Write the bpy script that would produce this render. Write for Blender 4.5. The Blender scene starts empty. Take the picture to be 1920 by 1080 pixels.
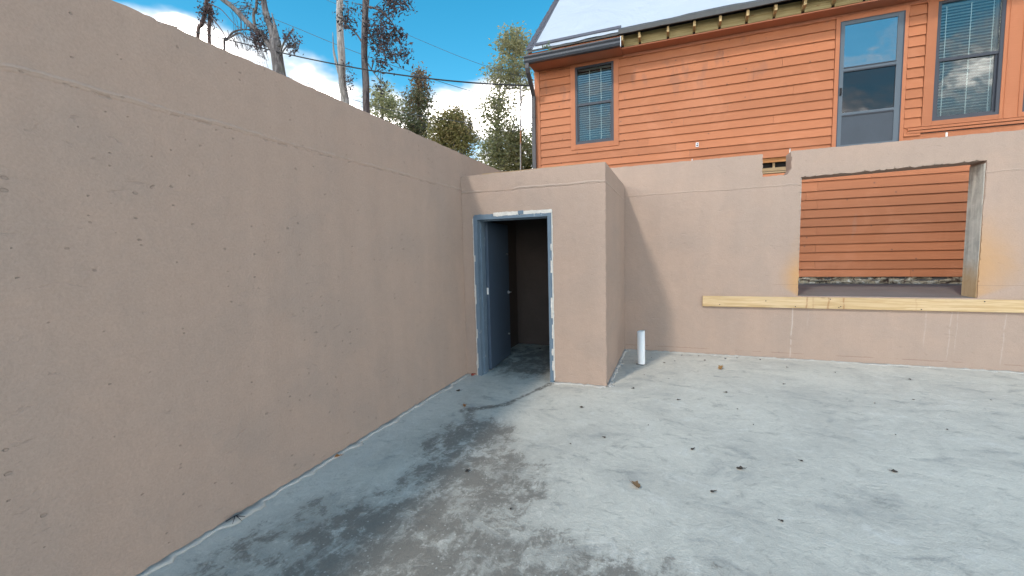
import bpy, bmesh, math, random
from mathutils import Vector, Matrix, noise as mnoise
R = math.radians
sc = bpy.context.scene
C = sc.collection

# ------------------------------------------------------------------ camera
cam_d = bpy.data.cameras.new('camera'); cam = bpy.data.objects.new('camera', cam_d); C.objects.link(cam)
def cam_matrix(p, y, r, h):
    cy, sy, cp, sp = math.cos(y), math.sin(y), math.cos(p), math.sin(p)
    f = Vector((sy*cp, cy*cp, sp)); ri = Vector((cy, -sy, 0)); up = ri.cross(f)
    c, s = math.cos(r), math.sin(r)
    a = c*ri + s*up; b = -s*ri + c*up
    m = Matrix((a, b, -f)).transposed().to_4x4(); m.translation = (0, 0, h)
    return m
cam.matrix_world = cam_matrix(R(-4.941), R(-21.032), R(-1.429), 1.62)
cam_d.sensor_width = 36; cam_d.lens = 793.15/1920*36
cam_d.clip_start = 0.02; cam_d.clip_end = 2000
sc.camera = cam
sc.cycles.max_bounces = 6; sc.cycles.diffuse_bounces = 3; sc.cycles.glossy_bounces = 3; sc.cycles.transparent_max_bounces = 8

# ------------------------------------------------------------------ node helpers
class S:
    """a shader socket with arithmetic"""
    def __init__(s, g, o): s.g, s.o = g, o
    def __add__(s, b): return s.g.m('ADD', s, b)
    __radd__ = __add__
    def __mul__(s, b): return s.g.m('MULTIPLY', s, b)
    __rmul__ = __mul__
    def __sub__(s, b): return s.g.m('SUBTRACT', s, b)
    def __rsub__(s, b): return s.g.m('SUBTRACT', b, s)
    def __truediv__(s, b): return s.g.m('DIVIDE', s, b)
class Gr:
    def __init__(g, nt): g.t = nt; g.n = nt.nodes; g.l = nt.links
    def node(g, ty, **kw):
        n = g.n.new(ty)
        for k, v in kw.items(): setattr(n, k, v)
        return n
    def put(g, sock, v):
        if isinstance(v, S): g.l.new(v.o, sock)
        elif v is not None:
            if isinstance(v, (tuple, list)) and len(v) == 3 and sock.type == 'RGBA': v = (*v, 1)
            sock.default_value = v
    def m(g, op, a, b=None, c=None, clamp=False):
        n = g.node('ShaderNodeMath', operation=op, use_clamp=clamp)
        for i, v in enumerate((a, b, c)):
            if v is not None: g.put(n.inputs[i], v)
        return S(g, n.outputs[0])
    def abs(g, a): return g.m('ABSOLUTE', a)
    def max(g, a, b): return g.m('MAXIMUM', a, b)
    def min(g, a, b): return g.m('MINIMUM', a, b)
    def pos(g): return S(g, g.node('ShaderNodeNewGeometry').outputs['Position'])
    def objc(g): return S(g, g.node('ShaderNodeTexCoord').outputs['Object'])
    def rnd(g): return S(g, g.node('ShaderNodeObjectInfo').outputs['Random'])
    def attr(g, name): return S(g, g.node('ShaderNodeAttribute', attribute_name=name).outputs['Fac'])
    def xyz(g, v):
        n = g.node('ShaderNodeSeparateXYZ'); g.put(n.inputs[0], v)
        return [S(g, o) for o in n.outputs]
    def vec(g, x, y, z):
        n = g.node('ShaderNodeCombineXYZ')
        for i, v in enumerate((x, y, z)): g.put(n.inputs[i], v)
        return S(g, n.outputs[0])
    def scl(g, v, s, off=(0, 0, 0)):
        n = g.node('ShaderNodeMapping'); g.put(n.inputs[0], v); n.inputs['Scale'].default_value = s; n.inputs['Location'].default_value = off
        return S(g, n.outputs[0])
    def noise(g, v, scale=5, detail=4, rough=.55, dist=0, dim='3D'):
        n = g.node('ShaderNodeTexNoise', noise_dimensions=dim)
        g.put(n.inputs['W' if dim == '1D' else 'Vector'], v)
        n.inputs['Scale'].default_value = scale; n.inputs['Detail'].default_value = detail
        n.inputs['Roughness'].default_value = rough; n.inputs['Distortion'].default_value = dist
        return S(g, n.outputs[0])
    def voro(g, v, scale=5, rnd=1, dim='3D'):
        n = g.node('ShaderNodeTexVoronoi', voronoi_dimensions=dim); g.put(n.inputs['Vector'], v)
        n.inputs['Scale'].default_value = scale; n.inputs['Randomness'].default_value = rnd
        c = g.node('ShaderNodeSeparateXYZ'); g.l.new(n.outputs['Color'], c.inputs[0])
        return S(g, n.outputs['Distance']), S(g, c.outputs[0])
    def step(g, x, a, b, lo=0, hi=1):
        """smooth step: lo at a, hi at b"""
        n = g.node('ShaderNodeMapRange', interpolation_type='SMOOTHSTEP')
        g.put(n.inputs[0], x)
        if a > b: a, b, lo, hi = b, a, hi, lo
        for i, v in enumerate((a, b, lo, hi)): n.inputs[i+1].default_value = v
        return S(g, n.outputs[0])
    def mix(g, f, a, b, mode='MIX'):
        n = g.node('ShaderNodeMix', data_type='RGBA', blend_type=mode)
        g.put(n.inputs[0], f); g.put(n.inputs[6], a); g.put(n.inputs[7], b)
        return S(g, n.outputs[2])
    def val(g, c, f):
        """multiply a colour by a factor socket"""
        n = g.node('ShaderNodeVectorMath', operation='SCALE'); g.put(n.inputs[0], c if isinstance(c, S) else None)
        if not isinstance(c, S): n.inputs[0].default_value = c
        g.put(n.inputs['Scale'], f)
        return S(g, n.outputs[0])
def material(name):
    m = bpy.data.materials.new(name); m.use_nodes = True
    g = Gr(m.node_tree); b = m.node_tree.nodes['Principled BSDF']
    return m, g, b
def finish(g, b, col, rough=.6, height=None, metal=0, spec=.5, bump=1):
    g.put(b.inputs['Base Color'], col); g.put(b.inputs['Roughness'], rough)
    b.inputs['Metallic'].default_value = metal; b.inputs['Specular IOR Level'].default_value = spec
    if height is not None:
        n = g.node('ShaderNodeBump'); n.inputs['Distance'].default_value = 1; n.inputs['Strength'].default_value = bump
        g.put(n.inputs['Height'], height); g.l.new(n.outputs[0], b.inputs['Normal'])

# ------------------------------------------------------------------ sky and sun
SUN = Vector((-.37, -1, 1.0)).normalized()
w = bpy.data.worlds.new('World'); sc.world = w; w.use_nodes = True
g = Gr(w.node_tree); bg = w.node_tree.nodes['Background']
sky = g.node('ShaderNodeTexSky', sky_type='NISHITA'); sky.sun_disc = False
sky.sun_elevation = math.asin(SUN.z); sky.sun_rotation = math.atan2(SUN.x, SUN.y)
sky.air_density = 1.0; sky.dust_density = .3; sky.ozone_density = 1.5
hs = g.node('ShaderNodeHueSaturation'); hs.inputs['Hue'].default_value = .472; hs.inputs['Saturation'].default_value = 1.42; hs.inputs['Value'].default_value = 1.38
g.l.new(sky.outputs[0], hs.inputs['Color'])
d = S(g, g.node('ShaderNodeTexCoord').outputs['Generated'])
dx, dy, dz = g.xyz(d)
p = g.scl(d, (1, 1, 2.1), (.37, 1.9, .2))
n1 = g.noise(p, 3.1, 5, .56)
n2 = g.noise(g.scl(d, (1, 1, 1.6), (3, 1, 0)), 9, 3, .6)
bias = g.m('MULTIPLY', g.m('SUBTRACT', .362, dz), 2.6)
bias = g.min(g.max(bias, -.12), .15)
cov = n1 + bias + (n2 - .5)*.16
for cx_, cy_, cz_, k_, a_ in ((-.64, .70, .315, 70, .13), (-.37, .87, .315, 70, .07)):      # two cumulus heaps above the trees
    q_ = g.m('ADD', g.m('POWER', dx - cx_, 2.0), g.m('ADD', g.m('POWER', dy - cy_, 2.0), g.m('POWER', (dz - cz_)*1.5, 2.0)))
    cov = cov + g.m('EXPONENT', q_*-k_)*a_
mask = g.step(cov, .47, .66)
shade = g.step(cov + (n2 - .5)*.30, .57, .80)
cloud = g.mix(shade, (6.8, 7.0, 7.3), (52, 49, 46))
g.l.new(g.mix(mask, S(g, hs.outputs[0]), cloud).o, bg.inputs['Color'])
bg.inputs['Strength'].default_value = .15
w.cycles.sampling_method = 'MANUAL'; w.cycles.sample_map_resolution = 256

sun_d = bpy.data.lights.new('sun', 'SUN'); sun = bpy.data.objects.new('sun', sun_d); C.objects.link(sun)
sun_d.energy = 2.0; sun_d.angle = R(5); sun_d.color = (1, .92, .82)
sun.rotation_euler = SUN.to_track_quat('Z', 'Y').to_euler(); sun.location = SUN*30
sc.view_settings.view_transform = 'Standard'; sc.view_settings.look = 'None'
sc.view_settings.exposure = 0.20; sc.view_settings.gamma = 1

# ------------------------------------------------------------------ mesh helpers
rnd = random.Random(7)
class MB:
    def __init__(s): s.v = []; s.f = []
    def add(s, vs, fs):
        o = len(s.v); s.v += [tuple(v) for v in vs]; s.f += [tuple(i+o for i in f) for f in fs]; return s
    def box(s, x0, x1, y0, y1, z0, z1, bev=0):
        if bev <= 0:
            return s.add([(x0,y0,z0),(x1,y0,z0),(x1,y1,z0),(x0,y1,z0),(x0,y0,z1),(x1,y0,z1),(x1,y1,z1),(x0,y1,z1)],
                         [(0,3,2,1),(4,5,6,7),(0,1,5,4),(1,2,6,5),(2,3,7,6),(3,0,4,7)])
        bm = bmesh.new(); bmesh.ops.create_cube(bm, size=1)
        for v in bm.verts: v.co = ((x0+x1)/2+v.co.x*(x1-x0), (y0+y1)/2+v.co.y*(y1-y0), (z0+z1)/2+v.co.z*(z1-z0))
        bmesh.ops.bevel(bm, geom=bm.edges[:], offset=bev, segments=1, affect='EDGES')
        bm.verts.index_update(); s.add([v.co[:] for v in bm.verts], [tuple(v.index for v in f.verts) for f in bm.faces]); bm.free(); return s
    def prism(s, prof, a, b, axis='x'):
        """profile (two coords) swept along an axis from a to b"""
        n = len(prof)
        def P(t, q): return {'x': (t, q[0], q[1]), 'y': (q[0], t, q[1]), 'z': (q[0], q[1], t)}[axis]
        vs = [P(a, q) for q in prof] + [P(b, q) for q in prof]
        fs = [(i, (i+1) % n, n+(i+1) % n, n+i) for i in range(n)] + [tuple(range(n))[::-1], tuple(range(n, 2*n))]
        return s.add(vs, fs)
    def tube(s, pts, rad, n=8, cap=True, wob=0):
        pts = [Vector(p) for p in pts]
        if not isinstance(rad, (list, tuple)): rad = [rad]*len(pts)
        vs = []; prev = None
        for i, p in enumerate(pts):
            t = (pts[min(i+1, len(pts)-1)] - pts[max(i-1, 0)]).normalized()
            a = Vector((1, 0, 0)) if abs(t.x) < .8 else Vector((0, 1, 0))
            if prev is not None: a = prev
            u = (a - t*a.dot(t)).normalized(); prev = u; w_ = t.cross(u)
            for k in range(n):
                th = 2*math.pi*k/n
                r = rad[i]*(1 + (wob*mnoise.noise(Vector((p.x*2+k*1.7, p.y*2, p.z*1.3))) if wob else 0))
                vs.append(p + r*(math.cos(th)*u + math.sin(th)*w_))
        fs = [(i*n+k, i*n+(k+1) % n, (i+1)*n+(k+1) % n, (i+1)*n+k) for i in range(len(pts)-1) for k in range(n)]
        if cap: fs += [tuple(range(n))[::-1], tuple(range((len(pts)-1)*n, len(pts)*n))]
        return s.add(vs, fs)
    def mesh(s, name, mat, smooth=False):
        me = bpy.data.meshes.new(name); me.from_pydata(s.v, [], s.f); me.validate(); me.update()
        bm = bmesh.new(); bm.from_mesh(me); bmesh.ops.recalc_face_normals(bm, faces=bm.faces); bm.to_mesh(me); bm.free()
        if mat: me.materials.append(mat)
        if smooth:
            me.polygons.foreach_set('use_smooth', [True]*len(me.polygons))
        return me
    def build(s, name, mat, parent=None, smooth=False):
        o = bpy.data.objects.new(name, s.mesh(name, mat, smooth)); C.objects.link(o)
        if parent: o.parent = parent
        return o
def place(name, me, parent=None, loc=(0,0,0), rot=(0,0,0), scale=(1,1,1)):
    o = bpy.data.objects.new(name, me); C.objects.link(o); o.location = loc; o.rotation_euler = rot; o.scale = scale
    if parent: o.parent = parent
    return o
def tag(o, label=None, cat=None, group=None, kind=None):
    if label: o['label'] = label
    if cat: o['category'] = cat
    if group: o['group'] = group
    if kind: o['kind'] = kind
    return o
def empty(name, loc, label=None, cat=None, group=None):
    o = bpy.data.objects.new(name, None); C.objects.link(o); o.location = loc; o.empty_display_size = .2
    return tag(o, label, cat, group)
def fbm(x, y=0, z=0, o=3):
    return mnoise.fractal(Vector((x, y, z)), .5, 2.0, o)
def rough_line(a, b, step, amp, seed=0, chips=0):
    """points from a (kept) to b (left out): an uneven edge and the same edge left straight"""
    a, b = Vector(a), Vector(b); L = (b-a).length; t = (b-a)/L; nn = Vector((-t.y, t.x)); out = [(a, a)]
    n = max(1, int(L/step)) if amp else 1
    for i in range(1, n):
        q = a + t*(L*i/n)
        k = amp*fbm(L*i/n*9+seed*7.3, seed*3.1)*1.6
        if chips and rnd.random() < chips: k += amp*rnd.uniform(.8, 3)
        out.append((q + nn*k, q))
    return out
def rough_poly(pts, spec, seed=0):
    """spec: for every edge (step, amp, chips); chips bite to the left of the direction of travel"""
    out = []
    for i, p_ in enumerate(pts):
        out += rough_line(p_, pts[(i+1) % len(pts)], *spec[i][:2], seed+i, spec[i][2])
    return out
def slab(outer, holes, plane, c0, c1, lip=.02):
    """rough outline (u,z) with holes at c0, straight from c0+lip on to c1, made solid"""
    bm = bmesh.new(); fronts = []
    def P(q, c): return (q[0], c, q[1]) if plane == 'y' else ((c, q[0], q[1]) if plane == 'x' else (q[0], q[1], c))
    sg = 1 if c1 > c0 else -1
    for loop in [outer]+holes:
        loop = [q if isinstance(q[0], Vector) else (Vector(q), Vector(q)) for q in loop]
        rings = [[bm.verts.new(P(q[0], c0)) for q in loop], [bm.verts.new(P(q[1], c0+sg*lip)) for q in loop], [bm.verts.new(P(q[1], c1)) for q in loop]]
        n = len(loop)
        ef = [bm.edges.new((rings[0][i], rings[0][(i+1) % n])) for i in range(n)]
        eb = [bm.edges.new((rings[2][i], rings[2][(i+1) % n])) for i in range(n)]
        fronts.append((ef, eb))
        for r0, r1 in ((rings[0], rings[1]), (rings[1], rings[2])):
            for i in range(n): bm.faces.new((r0[i], r0[(i+1) % n], r1[(i+1) % n], r1[i]))
    nrm = {'y': (0,1,0), 'x': (1,0,0), 'z': (0,0,1)}[plane]
    for k in (0, 1):
        bmesh.ops.triangle_fill(bm, use_beauty=True, use_dissolve=False, edges=[e for fr in fronts for e in fr[k]], normal=nrm)
    mb = MB(); bm.verts.index_update()
    mb.add([v.co[:] for v in bm.verts], [tuple(v.index for v in f.verts) for f in bm.faces]); bm.free()
    return mb
M = {}
# ------------------------------------------------------------------ materials
XL, YC, YB, XCR, ZW, ZC, YH = -2.57, 4.94, 6.90, -.735, 2.89, 2.60, 9.20
def painted_concrete(name, seam, along, extra=None, tint=(1, 1, 1), pits=1.0, seams=1.0):
    m, g, b = material(name)
    P = g.pos(); x, y, z = g.xyz(P); u = g.m('MULTIPLY_ADD', x, .37, y) if along == 'y' else g.m('MULTIPLY_ADD', y, .37, x)
    Q = g.vec(u, z, 0); N = lambda *a, **k: g.noise(*a, dim='2D', **k)
    big = N(Q, .55, 2, .6, .5); mid = N(Q, 2.6, 3, .6, .3); med = N(Q, 13, 3, .6); fine = N(Q, 75, 2, .7)
    T = lambda c: tuple(c[i]*tint[i] for i in range(3))
    col = g.mix(g.step(big*.6+mid*.4, .38, .62), T((.372, .274, .216)), T((.342, .260, .210)))
    streak = N(g.scl(Q, (5, .4, 1)), 1, 2, .6)                             # roller and run marks
    col = g.val(col, streak*.10 + fine*.26 + med*.08 + .78)
    # pits left by air bubbles, in patches
    warp = (med - .5)*.16
    d1, r1 = g.voro(g.scl(Q, (1, 1.6, 1), (.31, .7, 0)), 11, dim='2D')
    patch = g.step(big*.5 + mid*.5, .44, .60)
    size = g.step(r1, .74, .99)*g.m('MULTIPLY_ADD', patch, .95, -.02)
    pit = g.step(d1 + warp*2.6 - size*.075, .045, .0)*g.step(r1, .74, .78)*(.9*pits)
    pale = g.step(d1 + warp*2.6 - size*.2, .1, .03)*g.step(r1, .84, .88)*(.0*pits)
    # ragged horizontal dents
    dn = N(g.scl(Q, (4, 13, 1)), 1.7, 4, .64, .5)
    dent = g.step(dn, .63, .75)*g.step(mid*.5+big*.5, .45, .56)
    # pour seam: a broken ridge with holes along it
    sn = g.noise(u*1.7, 1.0, 4, .6, dim='1D')
    zz = z - seam - (sn - .5)*.07
    on = g.step(sn, .36, .56)
    ridge = g.step(g.abs(zz), .020, .004)*on*seams
    groove = g.step(g.abs(zz + .015), .010, .003)*g.step(med, .50, .60)*seams
    lift = g.step(zz, -.006, .006)*.004
    h = mid*.008 + med*.0035 + fine*.0014 - pit*.0055 + pale*.0015 - dent*.0022 + ridge*.007 - groove*.006 + lift
    hole = g.min(pit*.26 + groove*.24 + dent*.03, 1.0)
    col = g.mix(hole, col, (.16, .125, .10))
    col = g.mix(g.min(ridge*.35 + pale*.22, 1), col, (.54, .45, .385))
    if extra: col = extra(g, P, x, y, z, col, Q, mid, med)
    finish(g, b, col, .68, h, spec=.28)
    return m
def back_extra(g, P, x, y, z, col, Q, mid, med):
    n = g.noise(Q, 3.5, 3, .62, .5, dim='2D')
    och = (.46, .265, .12)
    # ochre wash at both lower corners of the opening
    l = g.step(1.62 - x + (n - .5)*.16 + g.abs(z - 1.2)*.30, .30, .0)*g.step(z + (n-.5)*.2, 1.9, 1.15)*g.step(z - (1.62 - x)*.6 + (n-.5)*.03, .87, .93)*g.step(x, 1.66, 1.63)
    r = g.step(x - 3.5 + (n - .5)*.25 + g.abs(z - 1.35)*.30, .56, .0)*g.step(z + (n-.5)*.25, 2.2, 1.3)*g.step(z - (x - 3.5)*.45 + (n-.5)*.03, .88, .95)*g.step(x, 3.45, 3.48)
    col = g.mix(g.min(l*.95 + r*.78, 1), col, och)
    line = g.step(g.abs(z - 1.06), .006, .002)*g.max(g.step(x, 1.28, 1.34)*g.step(x, 1.66, 1.6), g.step(x, 3.45, 3.5))
    col = g.mix(line*.4, col, (.24, .16, .11))
    tot = None                                                           # milky runs below the board
    wob = (g.noise(z*3.0, 1.0, 2, dim='1D') - .5)*.05
    for k, (cx, wd, z0, a_) in enumerate([(1.56,.013,.0,.8),(1.75,.006,.45,.35),(3.02,.012,.25,.3),(3.27,.01,.1,.45),(3.33,.007,.2,.4),(3.78,.010,.05,.45)]):
        s_ = g.step(g.abs(x - cx + wob*(1 if k % 2 else -.7) - (z-.7)*.03), wd, wd*.25)*g.step(z, z0 - .05, z0 + .1)*a_
        tot = s_ if tot is None else g.max(tot, s_)
    col = g.mix(tot*.38*g.step(z, .80, .70)*g.step(med, .3, .5), col, (.62, .57, .51))
    low = g.step(g.abs(z - .085 + (med - .5)*.02), .008, .002)*g.step(mid, .47, .55)
    col = g.mix(low*.6, col, (.22, .12, .09))
    return g.mix(g.step(z, .35, 0)*.22, col, (.34, .26, .21))
M['wall_left'] = painted_concrete('painted_concrete_left', 2.425, 'y', None, (1, 1, 1), 1.0, .65)
M['wall_back'] = painted_concrete('painted_concrete_back', 2.43, 'x', back_extra, (1.02, 1.015, 1.01), .35, .35)
M['wall_closet'] = painted_concrete('painted_concrete_closet', 2.385, 'x', None, (1, 1, 1), .6, .7)

def raw_concrete():
    m, g, b = material('raw_concrete'); P = g.pos(); x, y, z = g.xyz(P)
    n = g.noise(P, 7, 6, .65, .5); s = g.noise(g.scl(P, (9, 9, 1.2)), 1.5, 5, .65, .6)
    col = g.mix(g.step(s*.6+n*.4, .34, .66), (.30, .29, .26), (.55, .53, .47))
    col = g.mix(g.step(z + (n-.5)*.3, 1.45, 1.05)*.75, col, (.50, .31, .13))
    h = n*.008 + g.noise(P, 50, 3)*.003
    finish(g, b, col, .85, h, spec=.2); return m
M['raw'] = raw_concrete()
M['darkened'] = None

def floor_mat():
    m, g, b = material('floor_concrete'); P = g.pos(); x, y, z = g.xyz(P)
    N = lambda *a, **k: g.noise(*a, dim='2D', **k)
    swirl = N(P, 1.25, 6, .68, .55)
    sw2 = N(g.scl(P, (1.0, 1.7, 1), (4, 2, 0)), 2.6, 6, .70, .45)
    fine = N(P, 20, 4, .7, .6); grain = N(P, 110, 2, .7)
    med = N(g.scl(P, (1.25, .8, 1), (1, 7, 0)), 6.0, 6, .74, .25)
    col = g.mix(g.step(swirl, .34, .68), (.500, .473, .412), (.590, .556, .480))
    col = g.mix(g.step(sw2*.6 + med*.4, .53, .68)*.55, col, (.660, .632, .572))         # pale laitance
    col = g.mix(g.step(sw2*.7 + swirl*.3, .47, .33)*.60, col, (.345, .336, .310))      # grey trowel burn
    near = g.step(x + (sw2-.5)*.5 + (med-.5)*.15, XL+.42, XL+.20)                      # cement slurry along the long wall
    col = g.mix(near*.55, col, (.66, .63, .565))
    zone = None                                                                        # stained zones: soft ellipses broken up by noise; the last also paints shade inside the room
    for cx, cy, rx, ry, a_ in [(-1.35,1.75,.80,.62,1.0),(-.45,1.50,1.05,.72,1.0),(.5,2.0,.95,.3,.5),(-1.30,2.6,.55,.5,.95),(-1.65,3.15,.40,.5,1.0),(-2.0,1.6,.4,.7,.6),(-1.9,6.0,.7,1.0,1.0)]:
        q = g.m('ADD', g.m('POWER', g.m('MULTIPLY_ADD', x, 1/rx, -cx/rx), 2.0), g.m('POWER', g.m('MULTIPLY_ADD', y, 1/ry, -cy/ry), 2.0))
        e = g.step(q, 1.9, .05)*a_
        zone = e if zone is None else g.max(zone, e)
    def seg(ax, ay, bx, by, wd):                                                       # the damp wet trail that leaves the doorway
        dx_, dy_ = bx-ax, by-ay; L2 = dx_*dx_+dy_*dy_
        t = g.m('MULTIPLY_ADD', x-ax, dx_/L2, (y-ay)*(dy_/L2), clamp=True)
        ex = x-ax-t*dx_; ey = y-ay-t*dy_
        return g.step(g.m('SQRT', ex*ex+ey*ey) + (sw2-.5)*.12, wd, wd*.2)
    trail = g.max(seg(-1.40, 4.86, -1.66, 4.05, .05), g.max(seg(-1.66, 4.05, -2.02, 3.75, .07), seg(-1.95, 3.75, -1.55, 3.1, .09)*.8))
    stain = g.step(zone*.18 + med*.45 + fine*.25 + sw2*.30, .575, .70)*g.step(zone, .0, .3)
    darkened = g.max(stain*.74, trail*g.step(fine, .34, .52)*.9)
    col = g.mix(g.step(zone + (med-.5)*.8, .0, .95)*.50, col, (.305, .285, .25))
    col = g.mix(darkened, col, (.150, .130, .108))
    dk0 = N(g.scl(P, (1.5, 2.3, 1), (9, 1, 0)), 4.2, 5, .74, .5)
    cream = g.step(zone, .04, .4)*g.step(swirl*.5 - (med-.5)*.6 + (fine-.5)*.3 + (dk0-.5)*.5 + .25, .55, .68)
    col = g.mix(cream*.60, col, (.64, .605, .54))
    dd, rr = g.voro(P, 30, dim='2D'); spot = g.step(dd + (fine-.5)*.3, .20, .08)*g.step(rr, .82, .88)*g.step(zone, .15, .6)
    col = g.mix(spot*.5, col, (.66, .64, .58))
    dk = dk0
    col = g.mix(g.step(dk + (sw2-.5)*-.45, .56, .74)*.46, col, (.26, .25, .222))
    col = g.val(col, fine*.32 + grain*.26 + .71)
    h = swirl*.008 + sw2*.008 + med*.004 + fine*.004 + grain*.0012
    finish(g, b, col, g.m('SUBTRACT', .72, darkened*.14), h, spec=.35); return m
M['floor'] = floor_mat()

def simple(name, col, rough=.6, var=.15, scale=8, bump=.001, metal=0, spec=.4, obj=False):
    m, g, b = material(name); P = g.objc() if obj else g.pos()
    n = g.noise(P, scale, 5, .6, .3); f = g.noise(P, scale*9, 3)
    c = g.val(col, 1 - var + n*var*1.4 + f*var*.6)
    finish(g, b, c, rough, n*bump + f*bump*.4, metal, spec); return m
M['fillet'] = simple('cement_fillet', (.47, .45, .41), .85, .3, 14, .006)
M['patio'] = simple('patio_slab', (.17, .163, .155), .55, .5, 2.5, .002)
M['earth'] = simple('earth', (.11, .10, .06), .95, .5, .8, .02)
M['frame_blue'] = simple('door_frame_paint', (.115, .165, .215), .45, .35, 9, .0015)
def worn_paint():
    m, g, b = material('worn_frame_paint'); P = g.pos(); n = g.noise(P, 7, 5, .7, .4); f = g.noise(g.scl(P, (1, 1, .35)), 42, 3, .6)
    c = g.val((.115, .165, .215), .75 + n*.5); c = g.mix(g.step(n*.5 + f*.5, .60, .65)*.7, c, (.42, .43, .42)); c = g.mix(g.step(n*.4 + f*.6, .36, .31)*.7, c, (.06, .07, .085))
    finish(g, b, c, .5, n*.002, spec=.4); return m
M['frame_blue'] = worn_paint()
M['door_blue'] = simple('door_paint', (.055, .085, .125), .42, .2, 5, .0006)
M['steel'] = simple('steel', (.55, .56, .58), .35, .1, 20, 0, 1)
M['plaster'] = simple('broken_plaster', (.56, .54, .50), .9, .35, 22, .006)
M['darkened'] = simple('lining_painted_shade', (.075, .058, .050), .8, .35, 3, .004)  # near-black lining colour: the shade inside the shelter room, painted in
M['pvc'] = simple('white_pvc', (.80, .80, .78), .35, .06, 6, 0)
M['dark_metal'] = simple('gutter_metal', (.052, .058, .070), .42, .25, 6, .0005)
M['spout_metal'] = simple('downspout_metal', (.062, .058, .062), .45, .25, 6, .0005)
M['winframe'] = simple('window_frame', (.038, .044, .058), .4, .2, 8, .0003)
M['doorgrey'] = simple('storm_door_paint', (.085, .11, .135), .4, .15, 6, .0003)
M['panelgrey'] = simple('storm_door_panel', (.045, .058, .075), .5, .2, 4, .0004)
M['slat'] = simple('blind_slat', (.80, .82, .80), .5, .06, 4, 0)
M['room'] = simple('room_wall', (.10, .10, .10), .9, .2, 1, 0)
M['shingle'] = simple('asphalt_shingle', (.105, .105, .125), .9, .45, 30, .004)
M['deck_edge'] = simple('roof_edge', (.085, .085, .085), .8, .35, 12, .003)
M['black'] = simple('black_hole', (.012, .010, .009), .95, .3, 9, .002)
M['cable'] = simple('cable_black', (.015, .015, .017), .6, .1, 4, 0)
M['wire'] = simple('wire_grey', (.05, .06, .075), .6, .1, 4, 0)
M['white'] = simple('white_plastic', (.75, .74, .70), .4, .1, 9, 0)

def siding_mat(name, base, marked=True):
    m, g, b = material(name); P = g.pos(); x, y, z = g.xyz(P); r = g.rnd()
    Q = g.vec(x, z, 0); n = g.noise(Q, 1.3, 4, .62, .5, dim='2D'); gr = g.noise(g.vec(x*1.2, z*26 + r*40, 0), 3, 3, .65, dim='2D')
    c = g.val(base, 0.83 + r*.18 + n*.12 + gr*.10)
    c = g.mix(g.step(n + (gr-.5)*.3, .52, .72)*.26, c, (.49, .21, .115))               # chalky fading
    if marked:
        st = g.noise(g.scl(Q, (3.2, 1.1, 1), (2, 5, 0)), 1.2, 4, .6, dim='2D')
        c = g.mix(g.step(st, .58, .70)*g.step(z, 3.9, 5.0)*.34, c, (.20, .105, .075))    # darker blotches, stronger towards the eave
        sp, rr = g.voro(Q, 3.1, dim='2D')
        c = g.mix(g.step(sp, .055, .03)*g.step(rr, .70, .74)*.65, c, (.13, .075, .055))
        run = g.step(g.abs(x - 2.95 + (n - .5)*.12), .05, .01)*g.step(z, 2.7, 1.2)*g.step(st, .45, .6)
        c = g.mix(run*.35, c, (.30, .235, .21))
    h = gr*.0014 + n*.001
    finish(g, b, c, .62, h, spec=.3); return m
ORANGE = (.392, .145, .065)
M['siding'] = siding_mat('orange_siding', ORANGE)
M['trim'] = siding_mat('orange_trim', (.40, .147, .068), False)
M['soffit'] = siding_mat('orange_soffit', (.42, .165, .09), False)

def wood(name, a, c2, knots=True, stains=None, axis='x', nails=False):
    m, g, b = material(name); P = g.pos(); x, y, z = g.xyz(P)
    s = (1, 14, 22) if axis == 'x' else (14, 1, 22)
    gr = g.noise(g.scl(P, s), 1.6, 6, .62, .9); n = g.noise(P, 3, 4)
    c = g.mix(g.step(gr, .35, .66), a, c2)
    c = g.val(c, .9 + n*.2)
    if knots:
        d_, r_ = g.voro(g.scl(P, (1.4, 4, 6)), 2.2)
        c = g.mix(g.step(d_ + (n-.5)*.1, .16, .05)*g.step(r_, .55, .60)*.85, c, (.20, .10, .04))
    if stains: c = stains(g, P, x, y, z, c, n)
    finish(g, b, c, .65, gr*.0015, spec=.3); return m
def board_stain(g, P, x, y, z, c, n):
    for cx, a_ in ((1.72, .6), (1.96, .55), (2.13, .6), (1.79, .25), (2.9, .15)):
        c = g.mix(g.step(g.abs(x - cx + (g.noise(P, 9, 2) - .5)*.05), .014, .004)*a_*g.step(g.noise(P, 14, 3), .3, .5), c, (.30, .13, .05))
    return c
M['pine'] = wood('pine_board', (.46, .315, .155), (.60, .45, .27), True, board_stain)
M['treated'] = wood('treated_lumber', (.27, .205, .085), (.36, .29, .14), True)
M['tail'] = wood('rafter_end', (.42, .29, .13), (.50, .37, .19), False, axis='y')
M['oldwood'] = wood('weathered_wood', (.26, .17, .085), (.36, .26, .15), False)
M['redwood'] = wood('bare_brown_wood', (.33, .14, .045), (.46, .22, .08), False)

def tarp_mat():
    m, g, b = material('white_tarp'); P = g.pos()
    n = g.noise(P, .9, 4, .6, 1); fold = g.noise(g.scl(P, (1.4, .8, .8)), .9, 3, .5, 2.2)
    c = g.val((.50, .53, .575), .94 + n*.1)
    line = g.step(g.abs(fold - .5), .02, .0)
    finish(g, b, c, .42, n*.05 + line*.0 + g.noise(P, 9, 3)*.002, spec=.4); return m
M['tarp'] = tarp_mat()

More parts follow.
